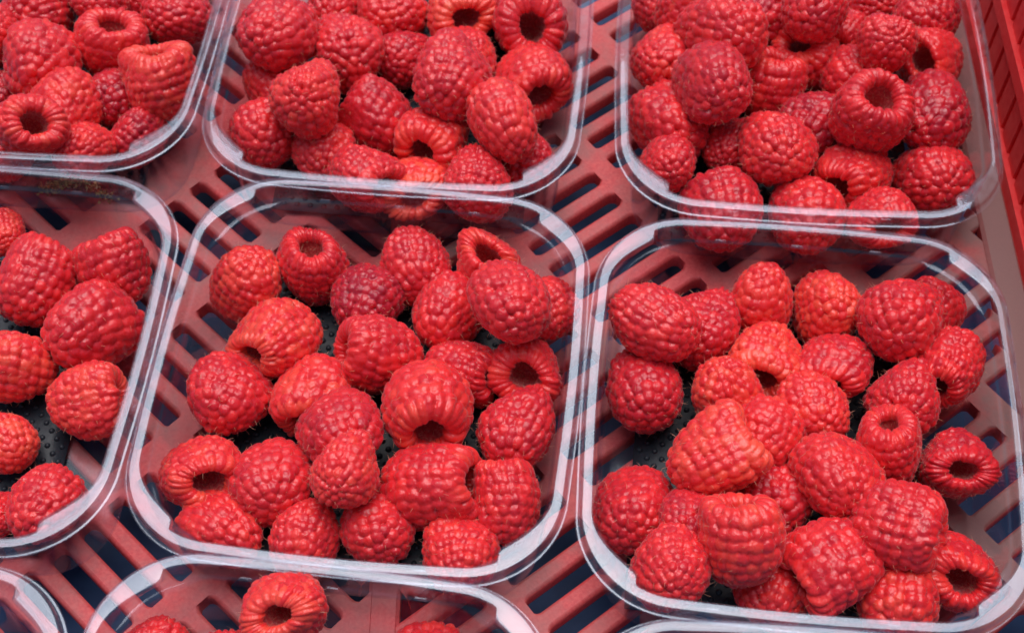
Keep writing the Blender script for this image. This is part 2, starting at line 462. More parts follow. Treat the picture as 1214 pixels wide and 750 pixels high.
PUNNETS = [
    ('A', -0.1759, 0.3856, -0.0963, 'back left', -.004),
    ('B', -0.0388, 0.3721, -0.0951, 'back middle', .002),
    ('F', 0.1069, 0.3589, -0.0708, 'back right', -.003),
    ('D', -0.1831, 0.2420, -0.0933, 'left', -.011),
    ('C', -0.0460, 0.2326, -0.1123, 'central', -.004),
    ('E', 0.0901, 0.2149, -0.0998, 'right', -.003),
    ('H', -0.1952, 0.0965, -0.0500, 'front left', 0),
    ('G', -0.0611, 0.0937, -0.1250, 'front middle', 0.0),
    ('I', 0.0792, 0.0741, -0.0807, 'front right', 0),
]
PLAB = {
    'A': 'clear plastic punnet of raspberries in the back left corner of the photo',
    'B': 'clear plastic punnet of raspberries, middle of the back row',
    'F': 'clear plastic punnet of raspberries in the back row beside the crate wall',
    'D': 'clear plastic punnet cut by the left edge, few raspberries and bare black pad',
    'C': 'central clear plastic punnet with raspberries spread over a black pad',
    'E': 'clear plastic punnet heaped with raspberries in front, beside the crate wall',
    'H': 'clear plastic punnet of which only one corner shows, lower left',
    'G': 'clear plastic punnet at the lower edge below the central punnet',
    'I': 'clear plastic punnet showing only its back rim, lower right edge',
}
for key, x, y, yaw, where, padx in PUNNETS:
    t = empty('punnet', (x, y, 0.0006), yaw)
    tag(t, PLAB[key], 'punnet', 'clear punnets standing in the crate')
    obj('rim', rim_me, t); obj('wall', wall_me, t); obj('base', base_me, t)
    for sy in (1, -1):
        for lx in (-0.026, 0.0, 0.026):
            o = obj('lug', LUG, t); o.location = (lx, sy * (PD / 2 - 0.0056), 0.0330); o.rotation_euler = (0, 0, 0 if sy > 0 else math.pi)
    if key in 'HI': continue
    pd = empty('absorbent_pad', (x + padx * math.cos(yaw), y + padx * math.sin(yaw), 0.0019), yaw + random.Random(key).uniform(-.02, .02))
    tag(pd, 'black dimpled absorbent pad under the raspberries in the %s punnet' % where, 'pad', 'absorbent pads in the punnets')
    obj('sheet', SHEET, pd)
    tag(obj('dots', DOTS, pd), kind='stuff')

# ------------------------------------------------------------------ raspberries
def catmull(P, n):
    P = np.array(P, float)
    Q = np.vstack([2 * P[0] - P[1], P, 2 * P[-1] - P[-2]])
    out = []
    for i in range(len(P) - 1):
        p0, p1, p2, p3 = Q[i:i + 4]
        for t in np.linspace(0, 1, n, endpoint=False):
            out.append(.5 * ((2 * p1) + (-p0 + p2) * t + (2 * p0 - 5 * p1 + 4 * p2 - p3) * t * t + (-p0 + 3 * p1 - 3 * p2 + p3) * t ** 3))
    out.append(P[-1])
    return np.array(out)

def berry_variant(seed):
    rng = np.random.RandomState(seed)
    j = lambda a: rng.uniform(-a, a)
    cone = rng.uniform(-.07, .05)          # slimmer or blunter tip
    hole = rng.uniform(.76, 1.02)
    ctrl = [(0, -.98), (.34 + cone * .7, -.93), (.63 + cone, -.74), (.84 + cone * .7, -.37), (.93, .06), (.92, .42), (.85, .68), (.73, .80),
            (.60 * hole, .80), (.50 * hole, .68), (.43 * hole, .42), (.37 * hole, .12), (.25 * hole, -.14), (0.0, -.26)]
    C = catmull(ctrl, 24)
    C[:, 0] = np.maximum(C[:, 0], 0)
    seg = np.hypot(*np.diff(C, axis=0).T); s = np.concatenate([[0], np.cumsum(seg)])
    s_lip = s[7 * 24 + 12]; s_split = s[9 * 24 + 6]; s_end = s[-1]
    def prof(ss):
        return np.interp(ss, s, C[:, 0]), np.interp(ss, s, C[:, 1])
    def tang(ss):
        e = 1e-3
        r1, z1 = prof(np.clip(ss + e, 0, s_end)); r0, z0 = prof(np.clip(ss - e, 0, s_end))
        L = np.hypot(r1 - r0, z1 - z0) + 1e-12
        return (r1 - r0) / L, (z1 - z0) / L
    # drupelets in rings, the last ring wraps over the lip
    size = rng.uniform(.215, .27)
    cen = []                                # (s, phi, a, b, h, tint)
    s_body = s[6 * 24 + 4]
    nrow = int(round((s_body - .12) / size)); dr = (s_body - .0) / (nrow + .35)
    cen.append((0.0, 0.0, dr * .66, dr * .66, .19, rng.rand()))
    for i in range(1, nrow + 1):
        sr = i * dr
        r, z = prof(sr)
        nn = max(5, int(round(2 * math.pi * r / (size * rng.uniform(.92, 1.05)))))
        ph0 = rng.rand() * 6.28
        for k in range(nn):
            w = 2 * math.pi * r / nn
            sc = rng.uniform(.9, 1.12)
            cen.append((sr + j(.17) * dr, ph0 + (k + j(.16)) * 2 * math.pi / nn, dr * .74 * sc, w * .72 * sc, .175 * rng.uniform(.85, 1.12), rng.rand()))
    nn = int(round(2 * math.pi * .74 / (size * .80))); ph0 = rng.rand() * 6.28
    for k in range(nn):
        w = 2 * math.pi * .76 / nn
        sc = rng.uniform(.9, 1.12)
        cen.append((s_lip + .01 + j(.05), ph0 + (k + j(.13)) * 2 * math.pi / nn, .40 * sc, w * .68 * sc, .20 * rng.uniform(.8, 1.2), .35 + .9 * rng.rand()))
    cen = np.array(cen)
    cr, cz = prof(cen[:, 0]); tr, tz = tang(cen[:, 0])
    cp, sp = np.cos(cen[:, 1]), np.sin(cen[:, 1])
    CP = np.stack([cr * cp, cr * sp, cz], 1)
    CT = np.stack([tr * cp, tr * sp, tz], 1); CB = np.stack([-sp, cp, 0 * cp], 1)
    CN = np.cross(CB, CT)
    low = [(rng.randint(1, 4), rng.uniform(0, 6.28), rng.uniform(-.065, .065), rng.uniform(-2, 2)) for _ in range(5)]
    ell = rng.uniform(.93, 1.0); bend = j(.10); squash = rng.choice([.04, .1, .16, .24, .32]); dent = rng.uniform(-.10, .06)
    fl = rng.uniform(0, 6.28); fd = np.array([math.cos(fl), math.sin(fl), j(.5)]); fd /= np.linalg.norm(fd); fk = rng.choice([1.0, .9, .8, .68])
    def deform(P):
        x, y, z = P[:, 0].copy(), P[:, 1].copy(), P[:, 2].copy()
        ph = np.arctan2(y, x)
        g_ = np.ones_like(x)
        for (k, p0, a, kz) in low:
            g_ += a * np.cos(k * ph + p0 + kz * z)
        top = np.clip((z + .1) / .9, 0, 1) ** 1.5
        x *= g_ * (1 + .35 * squash * top); y *= g_ * ell * (1 - squash * top)
        z += dent * top * np.cos(2 * ph)
        x += bend * z * z
        Q = np.stack([x, y, z], 1)
        o_ = Q @ fd
        return Q - np.outer(np.maximum(o_ - .62, 0) * (1 - fk), fd)
    NU = 144
    def grid(ss):
        ph = np.linspace(0, 2 * math.pi, NU, endpoint=False)
        r, z = prof(ss); t0, t1 = tang(ss)
        c_, s_ = np.cos(ph), np.sin(ph)
        P = np.stack([np.outer(r, c_), np.outer(r, s_), np.outer(z, np.ones(NU))], 2).reshape(-1, 3)
        N = np.stack([np.outer(t1, c_), np.outer(t1, s_), np.outer(-t0, np.ones(NU))], 2).reshape(-1, 3)
        F = []
        for a in range(len(ss) - 1):
            for b_ in range(NU):
                k = (b_ + 1) % NU
                F.append((a * NU + b_, a * NU + k, (a + 1) * NU + k, (a + 1) * NU + b_))
        return P, N, F
    def field(P):
        h = np.zeros(len(P)); tid = np.zeros(len(P), int); best = np.full(len(P), -1.0)
        for k in range(len(cen)):
            d = P - CP[k]
            q = (d @ CT[k] / cen[k, 2]) ** 2 + (d @ CB[k] / cen[k, 3]) ** 2 + (d @ CN[k] / .45) ** 2
            hk = cen[k, 4] * np.sqrt(np.maximum(0, 1 - np.minimum(q, 1) ** 1.35)) - .02 * np.minimum(q, 4)
            up_ = hk > best
            best = np.where(up_, hk, best); tid = np.where(up_, k, tid)
        return np.maximum(best, -.01), tid
    ss = np.concatenate([np.linspace(0.012, s_body, 66, endpoint=False), np.linspace(s_body, s_split, 30)])
    P, N, F = grid(ss)
    h, tid = field(P)
    P2 = deform(P + N * (h[:, None] - .09))
    tip = len(P2)
    P2 = np.vstack([P2, P2[:NU].mean(0)[None]])
    F += [(tip, (b_ + 1) % NU, b_) for b_ in range(NU)]
    rad = np.percentile(np.hypot(P2[:, 0], P2[:, 1]), 99)
    P2 /= rad
    dm = mesh('drupelets', P2, F, M_SKIN)
    at = dm.attributes.new('tint', 'FLOAT', 'POINT')
    at.data.foreach_set('value', np.concatenate([cen[tid, 5], [cen[0, 5]]]).astype(np.float32))
    # hollow lining with small raised cell ends
    sl = np.linspace(s_split - .05, s_end - .004, 34)
    P, N, F = grid(sl)
    ph = np.arctan2(P[:, 1], P[:, 0]); zz = P[:, 2]
    bump = .022 * np.abs(np.sin(ph * 11 + np.round(zz * 9) * 1.7)) * np.abs(np.sin(zz * 14))
    P3 = deform(P + N * (bump[:, None] - .05)) / rad
    tip = len(P3)
    P3 = np.vstack([P3, P3[-NU:].mean(0)[None]])
    F += [(tip, tip - NU + b_, tip - NU + (b_ + 1) % NU) for b_ in range(NU)]
    lm = mesh('hollow_lining', P3, F, M_HOLLOW)
    # dried styles: one thin bent hair on many drupelets, finer ones round and inside the hollow
    V, FF = [], []
    def hair(p, d, L, r0, curl):
        b0 = len(V)
        d = d / np.linalg.norm(d)
        a = np.cross(d, [0.3, .5, .8]); a /= np.linalg.norm(a); c_ = np.cross(d, a)
        pos = p.copy(); dd = d.copy()
        for i in range(5):
            rr = r0 * (1 - .2 * i)
            for k in range(3):
                an = 2.094 * k
                V.append(pos + rr * (math.cos(an) * a + math.sin(an) * c_))
            dd = dd + curl * .3; dd /= np.linalg.norm(dd)
            pos = pos + dd * L / 4
        for i in range(4):
            for k in range(3):
                FF.append((b0 + i * 3 + k, b0 + i * 3 + (k + 1) % 3, b0 + i * 3 + 3 + (k + 1) % 3, b0 + i * 3 + 3 + k))
    for k in range(len(cen)):
        lip = cen[k, 2] > .33
        if rng.rand() > (.35 if lip else .75): continue
        off = j(.35) * cen[k, 2] * CT[k] + j(.35) * cen[k, 3] * CB[k]
        p = deform((CP[k] + off + CN[k] * (cen[k, 4] * .8 - .09))[None])[0] / rad
        d = CN[k] * rng.uniform(.5, 1.2) + CT[k] * j(.8) + CB[k] * j(.8)
        hair(p, d, rng.uniform(.08, .2), .0055, rng.normal(size=3) * .9)
    for _ in range(170):
        sr = rng.uniform(s_split - .1, s_end - .12); ph = rng.rand() * 6.283
        r, z = prof(sr); t0, t1 = tang(sr)
        c_, s_ = math.cos(ph), math.sin(ph)
        p = deform(np.array([[r * c_ - t1 * c_ * .05, r * s_ - t1 * s_ * .05, z + t0 * .05]]))[0] / rad
        hair(p, np.array([t1 * c_, t1 * s_, -t0]) + rng.normal(size=3) * .5, rng.uniform(.08, .17), .006, rng.normal(size=3) * .6)
    hm = mesh('styles', V, FF, M_HAIR)
    return dm, lm, hm

NVAR = 20
VAR = [berry_variant(11 + 7 * i) for i in range(NVAR)]

BERRIES = [
    ('A', 'bright red raspberry with rounded tip to viewer, first from left, back row, back left punnet', -0.1981, 0.3883, 0.0245, 0.01248, 0.0, 0.54, -0.84, 0.5, 1),
    ('A', 'bright red raspberry with rounded tip to viewer, second from left, back row, back left punnet', -0.1859, 0.4063, 0.0178, 0.01639, 0.0, 0.78, -0.63, 0.4, 1),
    ('A', 'bright red raspberry with rounded tip to viewer, third from left, back row, back left punnet', -0.1607, 0.4061, 0.0238, 0.01236, 0.0, 0.71, -0.71, 0.45, 1),
    ('A', 'bright red raspberry with rounded tip to viewer, fourth from left, back row, back left punnet', -0.1485, 0.4166, 0.0137, 0.01195, 0.0, 0.69, -0.72, 0.45, 1),
    ('A', 'bright red raspberry with rounded tip to viewer, last from left, back row, back left punnet', -0.1321, 0.4045, 0.0174, 0.01424, 0.12, 0.79, -0.6, 0.45, 1),
    ('A', 'dark crimson raspberry lying on its side, first from left, second row, back left punnet', -0.1941, 0.3689, 0.0125, 0.01074, -0.62, 0.61, -0.49, 0.25, 1),
    ('A', 'bright red raspberry lying on its side, second from left, second row, back left punnet', -0.1782, 0.3741, 0.0241, 0.01539, 0.0, 0.99, -0.13, 0.5, 1),
    ('A', 'bright red raspberry with hollow open to viewer, third from left, second row, back left punnet', -0.1543, 0.3865, 0.0195, 0.0143, 0.16, 0.18, 0.97, 0.45, 1),
    ('A', 'dark crimson raspberry with rounded tip to viewer, fourth from left, second row, back left punnet', -0.1503, 0.3638, 0.0141, 0.01238, 0.24, 0.71, -0.67, 0.2, 1),
    ('A', 'orange-red raspberry with hollow facing up, last from left, second row, back left punnet', -0.1319, 0.3635, 0.0252, 0.01487, -0.12, 0.49, 0.86, 0.7, 1),
    ('A', 'bright red raspberry with rounded tip to viewer, first from left, front row, back left punnet', -0.1897, 0.3399, 0.0135, 0.01176, 0.0, 0.89, -0.46, 0.55, 1),
    ('A', 'bright red raspberry with hollow open to viewer, second from left, front row, back left punnet', -0.173, 0.3356, 0.032, 0.01332, 0.38, -0.41, 0.83, 0.6, 1),
    ('A', 'bright red raspberry with hollow facing left, third from left, front row, back left punnet', -0.1659, 0.3538, 0.0229, 0.0141, -0.65, -0.76, 0.09, 0.6, 1),
    ('A', 'bright red raspberry with rounded tip to viewer, fourth from left, front row, back left punnet', -0.1568, 0.3357, 0.0193, 0.01194, 0.12, 0.79, -0.6, 0.55, 1),
    ('A', 'dark crimson raspberry lying on its side, last from left, front row, back left punnet', -0.1399, 0.3461, 0.0139, 0.01217, 0.55, 0.77, 0.33, 0.3, 1),
    ('B', 'bright red raspberry with rounded tip to viewer, first from left, back row, back middle punnet', -0.0698, 0.4095, 0.0146, 0.01293, 0.0, 0.8, -0.6, 0.5, 1),
    ('B', 'bright red raspberry with rounded tip to viewer, second from left, back row, back middle punnet', -0.0468, 0.406, 0.0162, 0.01464, 0.0, 0.83, -0.56, 0.5, 1),
    ('B', 'orange-red raspberry with hollow open to viewer, third from left, back row, back middle punnet', -0.0192, 0.4022, 0.0199, 0.01415, 0.27, -0.76, 0.59, 0.75, 1),
    ('B', 'bright red raspberry with rounded tip to viewer, last from left, back row, back middle punnet', -0.0051, 0.4156, 0.0137, 0.01194, 0.0, 0.8, -0.6, 0.5, 1),
    ('B', 'bright red raspberry with rounded tip to viewer, first from left, second row, back middle punnet', -0.0876, 0.3803, 0.032, 0.01598, 0.12, 0.92, -0.37, 0.45, 1),
    ('B', 'bright red raspberry with rounded tip to viewer, second from left, second row, back middle punnet', -0.0624, 0.3821, 0.0202, 0.01561, -0.2, 0.76, -0.61, 0.5, 1.05),
    ('B', 'dark crimson raspberry with rounded tip to viewer, third from left, second row, back middle punnet', -0.0425, 0.3853, 0.0133, 0.0116, 0.41, 0.78, -0.47, 0.25, 1),
    ('B', 'bright red raspberry with hollow open to viewer, last from left, second row, back middle punnet', 0.0075, 0.3977, 0.0177, 0.01626, 0.08, -0.69, 0.72, 0.35, 1),
    ('B', 'bright red raspberry lying on its side, first from left, third row, back middle punnet', -0.091, 0.3696, 0.0137, 0.01142, -0.56, 0.83, 0.03, 0.5, 1),
    ('B', 'bright red raspberry with rounded tip to viewer, second from left, third row, back middle punnet', -0.0733, 0.3455, 0.0363, 0.01564, 0.0, 0.74, -0.67, 0.6, 1.06),
    ('B', 'bright red raspberry lying on its side, third from left, third row, back middle punnet', -0.0221, 0.3568, 0.0336, 0.01557, 0.23, 0.95, -0.21, 0.45, 1.08),
    ('B', 'bright red raspberry with rounded tip to viewer, fourth from left, third row, back middle punnet', -0.017, 0.38, 0.0189, 0.01422, -0.25, 0.8, -0.54, 0.5, 1),
    ('B', 'bright red raspberry with hollow open to viewer, last from left, third row, back middle punnet', 0.0079, 0.371, 0.0167, 0.01518, 0.36, -0.9, 0.23, 0.5, 1),
    ('B', 'bright red raspberry with rounded tip to viewer, first from left, fourth row, back middle punnet', -0.0919, 0.3435, 0.0179, 0.01374, -0.22, 0.84, -0.5, 0.45, 1),
    ('B', 'bright red raspberry with hollow facing left, second from left, fourth row, back middle punnet', -0.05, 0.3522, 0.0161, 0.01457, -0.86, 0.35, 0.37, 0.35, 1),
    ('B', 'bright red raspberry with hollow open to viewer, third from left, fourth row, back middle punnet', -0.0285, 0.3421, 0.0163, 0.01476, -0.41, -0.86, 0.3, 0.65, 1),
    ('B', 'bright red raspberry lying on its side, last from left, fourth row, back middle punnet', -0.0024, 0.3358, 0.0341, 0.01392, -0.35, 0.93, -0.12, 0.6, 1.06),
    ('B', 'bright red raspberry with rounded tip to viewer, first from left, front row, back middle punnet', -0.068, 0.3365, 0.0156, 0.01402, 0.0, 0.93, -0.37, 0.5, 1),
    ('B', 'bright red raspberry with hollow facing right, second from left, front row, back middle punnet', -0.0534, 0.3186, 0.024, 0.01313, 0.73, -0.67, 0.15, 0.5, 1),
    ('B', 'orange-red raspberry with hollow open to viewer, third from left, front row, back middle punnet', -0.0348, 0.321, 0.0151, 0.01348, 0.05, -0.87, 0.49, 0.72, 1),
    ('B', 'bright red raspberry with rounded tip to viewer, fourth from left, front row, back middle punnet', -0.0124, 0.3155, 0.0216, 0.01382, 0.12, 0.92, -0.37, 0.45, 1),
    ('B', 'bright red raspberry with rounded tip to viewer, last from left, front row, back middle punnet', 0.0044, 0.3339, 0.0143, 0.01268, -0.46, 0.73, -0.5, 0.4, 1.08),
    ('F', 'bright red raspberry lying on its side, first from left, back row, back right punnet', 0.0622, 0.4105, 0.0136, 0.01188, -0.48, 0.8, -0.35, 0.5, 1),
    ('F', 'bright red raspberry with hollow open to viewer, second from left, back row, back right punnet', 0.0683, 0.396, 0.0264, 0.01393, 0.53, -0.04, 0.85, 0.6, 1),
    ('F', 'bright red raspberry with rounded tip to viewer, third from left, back row, back right punnet', 0.1153, 0.3878, 0.037, 0.01428, 0.22, 0.84, -0.5, 0.4, 1),
    ('F', 'bright red raspberry with rounded tip to viewer, last from left, back row, back right punnet', 0.1434, 0.4115, 0.0162, 0.01186, 0.0, 0.8, -0.6, 0.4, 1),
    ('F', 'bright red raspberry with rounded tip to viewer, first from left, second row, back right punnet', 0.0804, 0.378, 0.035, 0.01587, -0.33, 0.76, -0.56, 0.5, 1.06),
    ('F', 'dark crimson raspberry lying on its side, second from left, second row, back right punnet', 0.102, 0.403, 0.0171, 0.01565, 0.49, 0.8, -0.35, 0.25, 1),
    ('F', 'bright red raspberry with hollow open to viewer, third from left, second row, back right punnet', 0.1321, 0.3958, 0.0131, 0.01137, -0.36, -0.92, 0.12, 0.4, 1),
    ('F', 'bright red raspberry with rounded tip to viewer, fourth from left, second row, back right punnet', 0.1392, 0.3697, 0.0378, 0.013, 0.0, 0.66, -0.75, 0.4, 1),
    ('F', 'bright red raspberry lying on its side, last from left, second row, back right punnet', 0.1598, 0.3956, 0.0218, 0.01402, 0.25, 0.92, -0.29, 0.35, 1),
    ('F', 'bright red raspberry with rounded tip to viewer, first from left, third row, back right punnet', 0.0589, 0.3775, 0.0201, 0.01382, 0.35, 0.83, -0.44, 0.6, 1),
    ('F', 'bright red raspberry with hollow open to viewer, second from left, third row, back right punnet', 0.1151, 0.3821, 0.0156, 0.01397, -0.52, -0.11, 0.85, 0.5, 1),
    ('F', 'bright red raspberry with rounded tip to viewer, third from left, third row, back right punnet', 0.1292, 0.3679, 0.0207, 0.0123, -0.24, 0.86, -0.45, 0.5, 1),
    ('F', 'bright red raspberry with hollow open to viewer, last from left, third row, back right punnet', 0.1592, 0.3742, 0.0224, 0.01303, -0.53, -0.54, 0.66, 0.55, 1),
    ('F', 'bright red raspberry with rounded tip to viewer, first from left, fourth row, back right punnet', 0.0596, 0.3474, 0.017, 0.01549, -0.22, 0.9, -0.36, 0.45, 1.04),
    ('F', 'bright red raspberry with rounded tip to viewer, second from left, fourth row, back right punnet', 0.0734, 0.3509, 0.0363, 0.01508, -0.22, 0.9, -0.36, 0.35, 1.06),
    ('F', 'bright red raspberry with hollow facing up, third from left, fourth row, back right punnet', 0.0993, 0.3669, 0.0172, 0.01408, 0.12, 0.51, 0.85, 0.5, 1),
    ('F', 'bright red raspberry with hollow open to viewer, fourth from left, fourth row, back right punnet', 0.1289, 0.339, 0.0339, 0.01528, 0.11, -0.18, 0.98, 0.4, 1),
    ('F', 'dark crimson raspberry lying on its side, last from left, fourth row, back right punnet', 0.1551, 0.3456, 0.0233, 0.01564, 0.25, 0.92, -0.29, 0.2, 1.06),
    ('F', 'bright red raspberry with rounded tip to viewer, first from left, fifth row, back right punnet', 0.057, 0.3267, 0.0199, 0.01149, 0.0, 0.86, -0.51, 0.45, 1),
    ('F', 'bright red raspberry lying on its side, second from left, fifth row, back right punnet', 0.0811, 0.3407, 0.0141, 0.01243, 0.25, 0.92, -0.29, 0.45, 1.1),
    ('F', 'bright red raspberry with rounded tip to viewer, third from left, fifth row, back right punnet', 0.0958, 0.3295, 0.0253, 0.01501, 0.05, 0.76, -0.65, 0.5, 1.04),
    ('F', 'dark crimson raspberry with rounded tip to viewer, last from left, fifth row, back right punnet', 0.1123, 0.3473, 0.0157, 0.01417, 0.35, 0.83, -0.44, 0.2, 1),
    ('F', 'bright red raspberry lying on its side, first from left, front row, back right punnet', 0.0762, 0.3084, 0.0164, 0.01488, -0.23, 0.95, -0.21, 0.35, 1),
    ('F', 'bright red raspberry with rounded tip to viewer, second from left, front row, back right punnet', 0.1053, 0.3061, 0.0161, 0.01455, 0.0, 0.86, -0.51, 0.5, 1),
    ('F', 'bright red raspberry with hollow facing left, third from left, front row, back right punnet', 0.1256, 0.3246, 0.0161, 0.0145, -0.71, -0.66, 0.23, 0.5, 1),
    ('F', 'bright red raspberry with hollow open to viewer, fourth from left, front row, back right punnet', 0.1308, 0.3024, 0.0205, 0.01269, 0.1, -0.87, 0.49, 0.5, 1),
    ('F', 'bright red raspberry with rounded tip to viewer, last from left, front row, back right punnet', 0.1536, 0.3227, 0.0163, 0.01479, 0.0, 0.78, -0.63, 0.45, 1),
    ('D', 'bright red raspberry lying on its side, first from left, back row, left punnet', -0.1815, 0.2993, 0.0173, 0.00931, -0.48, 0.8, -0.35, 0.6, 1),
    ('D', 'bright red raspberry lying on its side, second from left, back row, left punnet', -0.1659, 0.2799, 0.0163, 0.01477, 0.25, 0.95, 0.18, 0.5, 1.08),
    ('D', 'bright red raspberry with rounded tip to viewer, third from left, back row, left punnet', -0.1437, 0.2605, 0.0166, 0.01507, 0.55, 0.69, -0.47, 0.4, 1.1),
    ('D', 'bright red raspberry with hollow facing up, last from left, back row, left punnet', -0.14, 0.2847, 0.0158, 0.01423, -0.39, 0.71, 0.59, 0.45, 1),
    ('D', 'bright red raspberry with rounded tip to viewer, first from left, front row, left punnet', -0.1658, 0.1932, 0.0106, 0.00864, 0.0, 0.8, -0.6, 0.4, 1),
    ('D', 'orange-red raspberry lying on its side, second from left, front row, left punnet', -0.1663, 0.2191, 0.0124, 0.01065, -0.77, 0.6, -0.22, 0.75, 1),
    ('D', 'bright red raspberry with hollow facing left, third from left, front row, left punnet', -0.1667, 0.2465, 0.015, 0.01336, -0.92, -0.11, 0.38, 0.65, 1),
    ('D', 'bright red raspberry with rounded tip to viewer, fourth from left, front row, left punnet', -0.148, 0.1948, 0.0145, 0.01288, 0.23, 0.9, -0.36, 0.45, 1),
    ('D', 'orange-red raspberry with hollow facing right, last from left, front row, left punnet', -0.1408, 0.2327, 0.0145, 0.01287, 0.99, 0.1, 0.12, 0.7, 1.05),
    ('C', 'bright red raspberry lying on its side, first from left, back row, central punnet', -0.0916, 0.2794, 0.0146, 0.01292, -0.38, -0.2, -0.9, 0.65, 1.08),
    ('C', 'bright red raspberry with hollow open to viewer, second from left, back row, central punnet', -0.0697, 0.2855, 0.0155, 0.01393, 0.0, 0.25, 0.97, 0.4, 1),
    ('C', 'bright red raspberry with rounded tip to viewer, third from left, back row, central punnet', -0.033, 0.2848, 0.0155, 0.01392, -0.22, 0.9, -0.36, 0.45, 1),
    ('C', 'bright red raspberry with hollow open to viewer, last from left, back row, central punnet', -0.0083, 0.283, 0.021, 0.01317, -0.05, -0.24, 0.97, 0.6, 1),
    ('C', 'dark crimson raspberry lying on its side, first from left, second row, central punnet', -0.0507, 0.2719, 0.015, 0.01343, 0.36, 0.92, -0.12, 0.15, 1),
    ('C', 'bright red raspberry lying on its side, second from left, second row, central punnet', -0.022, 0.2662, 0.015, 0.01334, 0.36, 0.89, -0.28, 0.5, 1.06),
    ('C', 'bright red raspberry with rounded tip to viewer, third from left, second row, central punnet', 0.0, 0.2554, 0.0366, 0.01387, -0.3, 0.86, -0.41, 0.5, 1.04),
    ('C', 'bright red raspberry lying on its side, last from left, second row, central punnet', 0.0094, 0.2638, 0.0201, 0.01227, 0.6, 0.69, -0.41, 0.45, 1),
    ('C', 'bright red raspberry with hollow open to viewer, first from left, third row, central punnet', -0.0798, 0.2555, 0.0164, 0.01484, -0.64, -0.7, 0.31, 0.65, 1),
    ('C', 'bright red raspberry with hollow open to viewer, second from left, third row, central punnet', -0.0659, 0.2348, 0.0156, 0.01407, -0.06, -0.99, 0.14, 0.6, 1),
    ('C', 'bright red raspberry with hollow facing left, third from left, third row, central punnet', -0.0452, 0.2479, 0.0164, 0.01487, -0.92, -0.09, 0.38, 0.45, 1.04),
    ('C', 'bright red raspberry with hollow facing right, fourth from left, third row, central punnet', -0.0168, 0.2433, 0.0144, 0.01272, 0.9, -0.4, 0.17, 0.4, 1.04),
    ('C', 'bright red raspberry with hollow open to viewer, last from left, third row, central punnet', 0.0047, 0.243, 0.0148, 0.01316, -0.0, -0.64, 0.77, 0.45, 1),
    ('C', 'bright red raspberry with rounded tip to viewer, first from left, fourth row, central punnet', -0.0948, 0.2343, 0.0162, 0.01465, 0.23, 0.9, -0.36, 0.45, 1.02),
    ('C', 'bright red raspberry with rounded tip to viewer, second from left, fourth row, central punnet', -0.0552, 0.2169, 0.0219, 0.01363, -0.35, 0.83, -0.43, 0.35, 1),
    ('C', 'bright red raspberry with hollow open to viewer, third from left, fourth row, central punnet', -0.0281, 0.2258, 0.0217, 0.01553, 0.13, -0.95, 0.29, 0.6, 1.02),
    ('C', 'bright red raspberry with rounded tip to viewer, last from left, fourth row, central punnet', 0.0012, 0.2197, 0.016, 0.01441, 0.11, 0.9, -0.43, 0.35, 1.04),
    ('C', 'bright red raspberry with hollow open to viewer, first from left, fifth row, central punnet', -0.0991, 0.2063, 0.0155, 0.01391, 0.37, -0.7, 0.61, 0.6, 1),
    ('C', 'bright red raspberry with rounded tip to viewer, second from left, fifth row, central punnet', -0.0776, 0.2018, 0.0157, 0.01412, -0.22, 0.84, -0.5, 0.45, 1.02),
    ('C', 'bright red raspberry with rounded tip to viewer, third from left, fifth row, central punnet', -0.0522, 0.1982, 0.0305, 0.01284, 0.11, 0.77, -0.63, 0.55, 1.02),
    ('C', 'bright red raspberry with hollow facing right, last from left, fifth row, central punnet', -0.026, 0.1998, 0.0172, 0.01576, 0.95, -0.06, 0.29, 0.5, 1.06),
    ('C', 'bright red raspberry lying on its side, first from left, front row, central punnet', -0.0915, 0.187, 0.0131, 0.01138, -0.84, 0.48, -0.23, 0.5, 1.2),
    ('C', 'bright red raspberry with rounded tip to viewer, second from left, front row, central punnet', -0.065, 0.1824, 0.0141, 0.01242, 0.0, 0.93, -0.37, 0.5, 1),
    ('C', 'bright red raspberry with rounded tip to viewer, third from left, front row, central punnet', -0.0425, 0.1856, 0.0142, 0.01247, -0.1, 0.77, -0.63, 0.45, 1),
    ('C', 'bright red raspberry with rounded tip to viewer, fourth from left, front row, central punnet', -0.0167, 0.1779, 0.0146, 0.01291, 0.0, 0.93, -0.37, 0.5, 1),
    ('C', 'bright red raspberry lying on its side, last from left, front row, central punnet', -0.0019, 0.1953, 0.0153, 0.01373, 0.01, 0.95, 0.3, 0.5, 1.06),
    ('E', 'bright red raspberry with rounded tip to viewer, first from left, back row, right punnet', 0.0856, 0.27, 0.017, 0.01275, 0.11, -0.05, -0.99, 0.62, 1.04),
    ('E', 'orange-red raspberry with rounded tip to viewer, second from left, back row, right punnet', 0.1086, 0.2669, 0.0163, 0.01365, -0.11, 0.24, -0.96, 0.7, 1.06),
    ('E', 'bright red raspberry with rounded tip to viewer, third from left, back row, right punnet', 0.1282, 0.2555, 0.0271, 0.01471, 0.22, 0.84, -0.5, 0.45, 1.04),
    ('E', 'bright red raspberry lying on its side, last from left, back row, right punnet', 0.1426, 0.2653, 0.0163, 0.01146, 0.6, 0.69, -0.41, 0.4, 1),
    ('E', 'bright red raspberry lying on its side, first from left, second row, right punnet', 0.0474, 0.2534, 0.029, 0.01403, -0.66, 0.64, -0.38, 0.45, 1.1),
    ('E', 'bright red raspberry with rounded tip to viewer, second from left, second row, right punnet', 0.064, 0.2584, 0.0157, 0.01413, 0.35, 0.83, -0.44, 0.4, 1),
    ('E', 'orange-red raspberry with hollow open to viewer, third from left, second row, right punnet', 0.0854, 0.2471, 0.0153, 0.01367, -0.32, -0.91, 0.24, 0.72, 1),
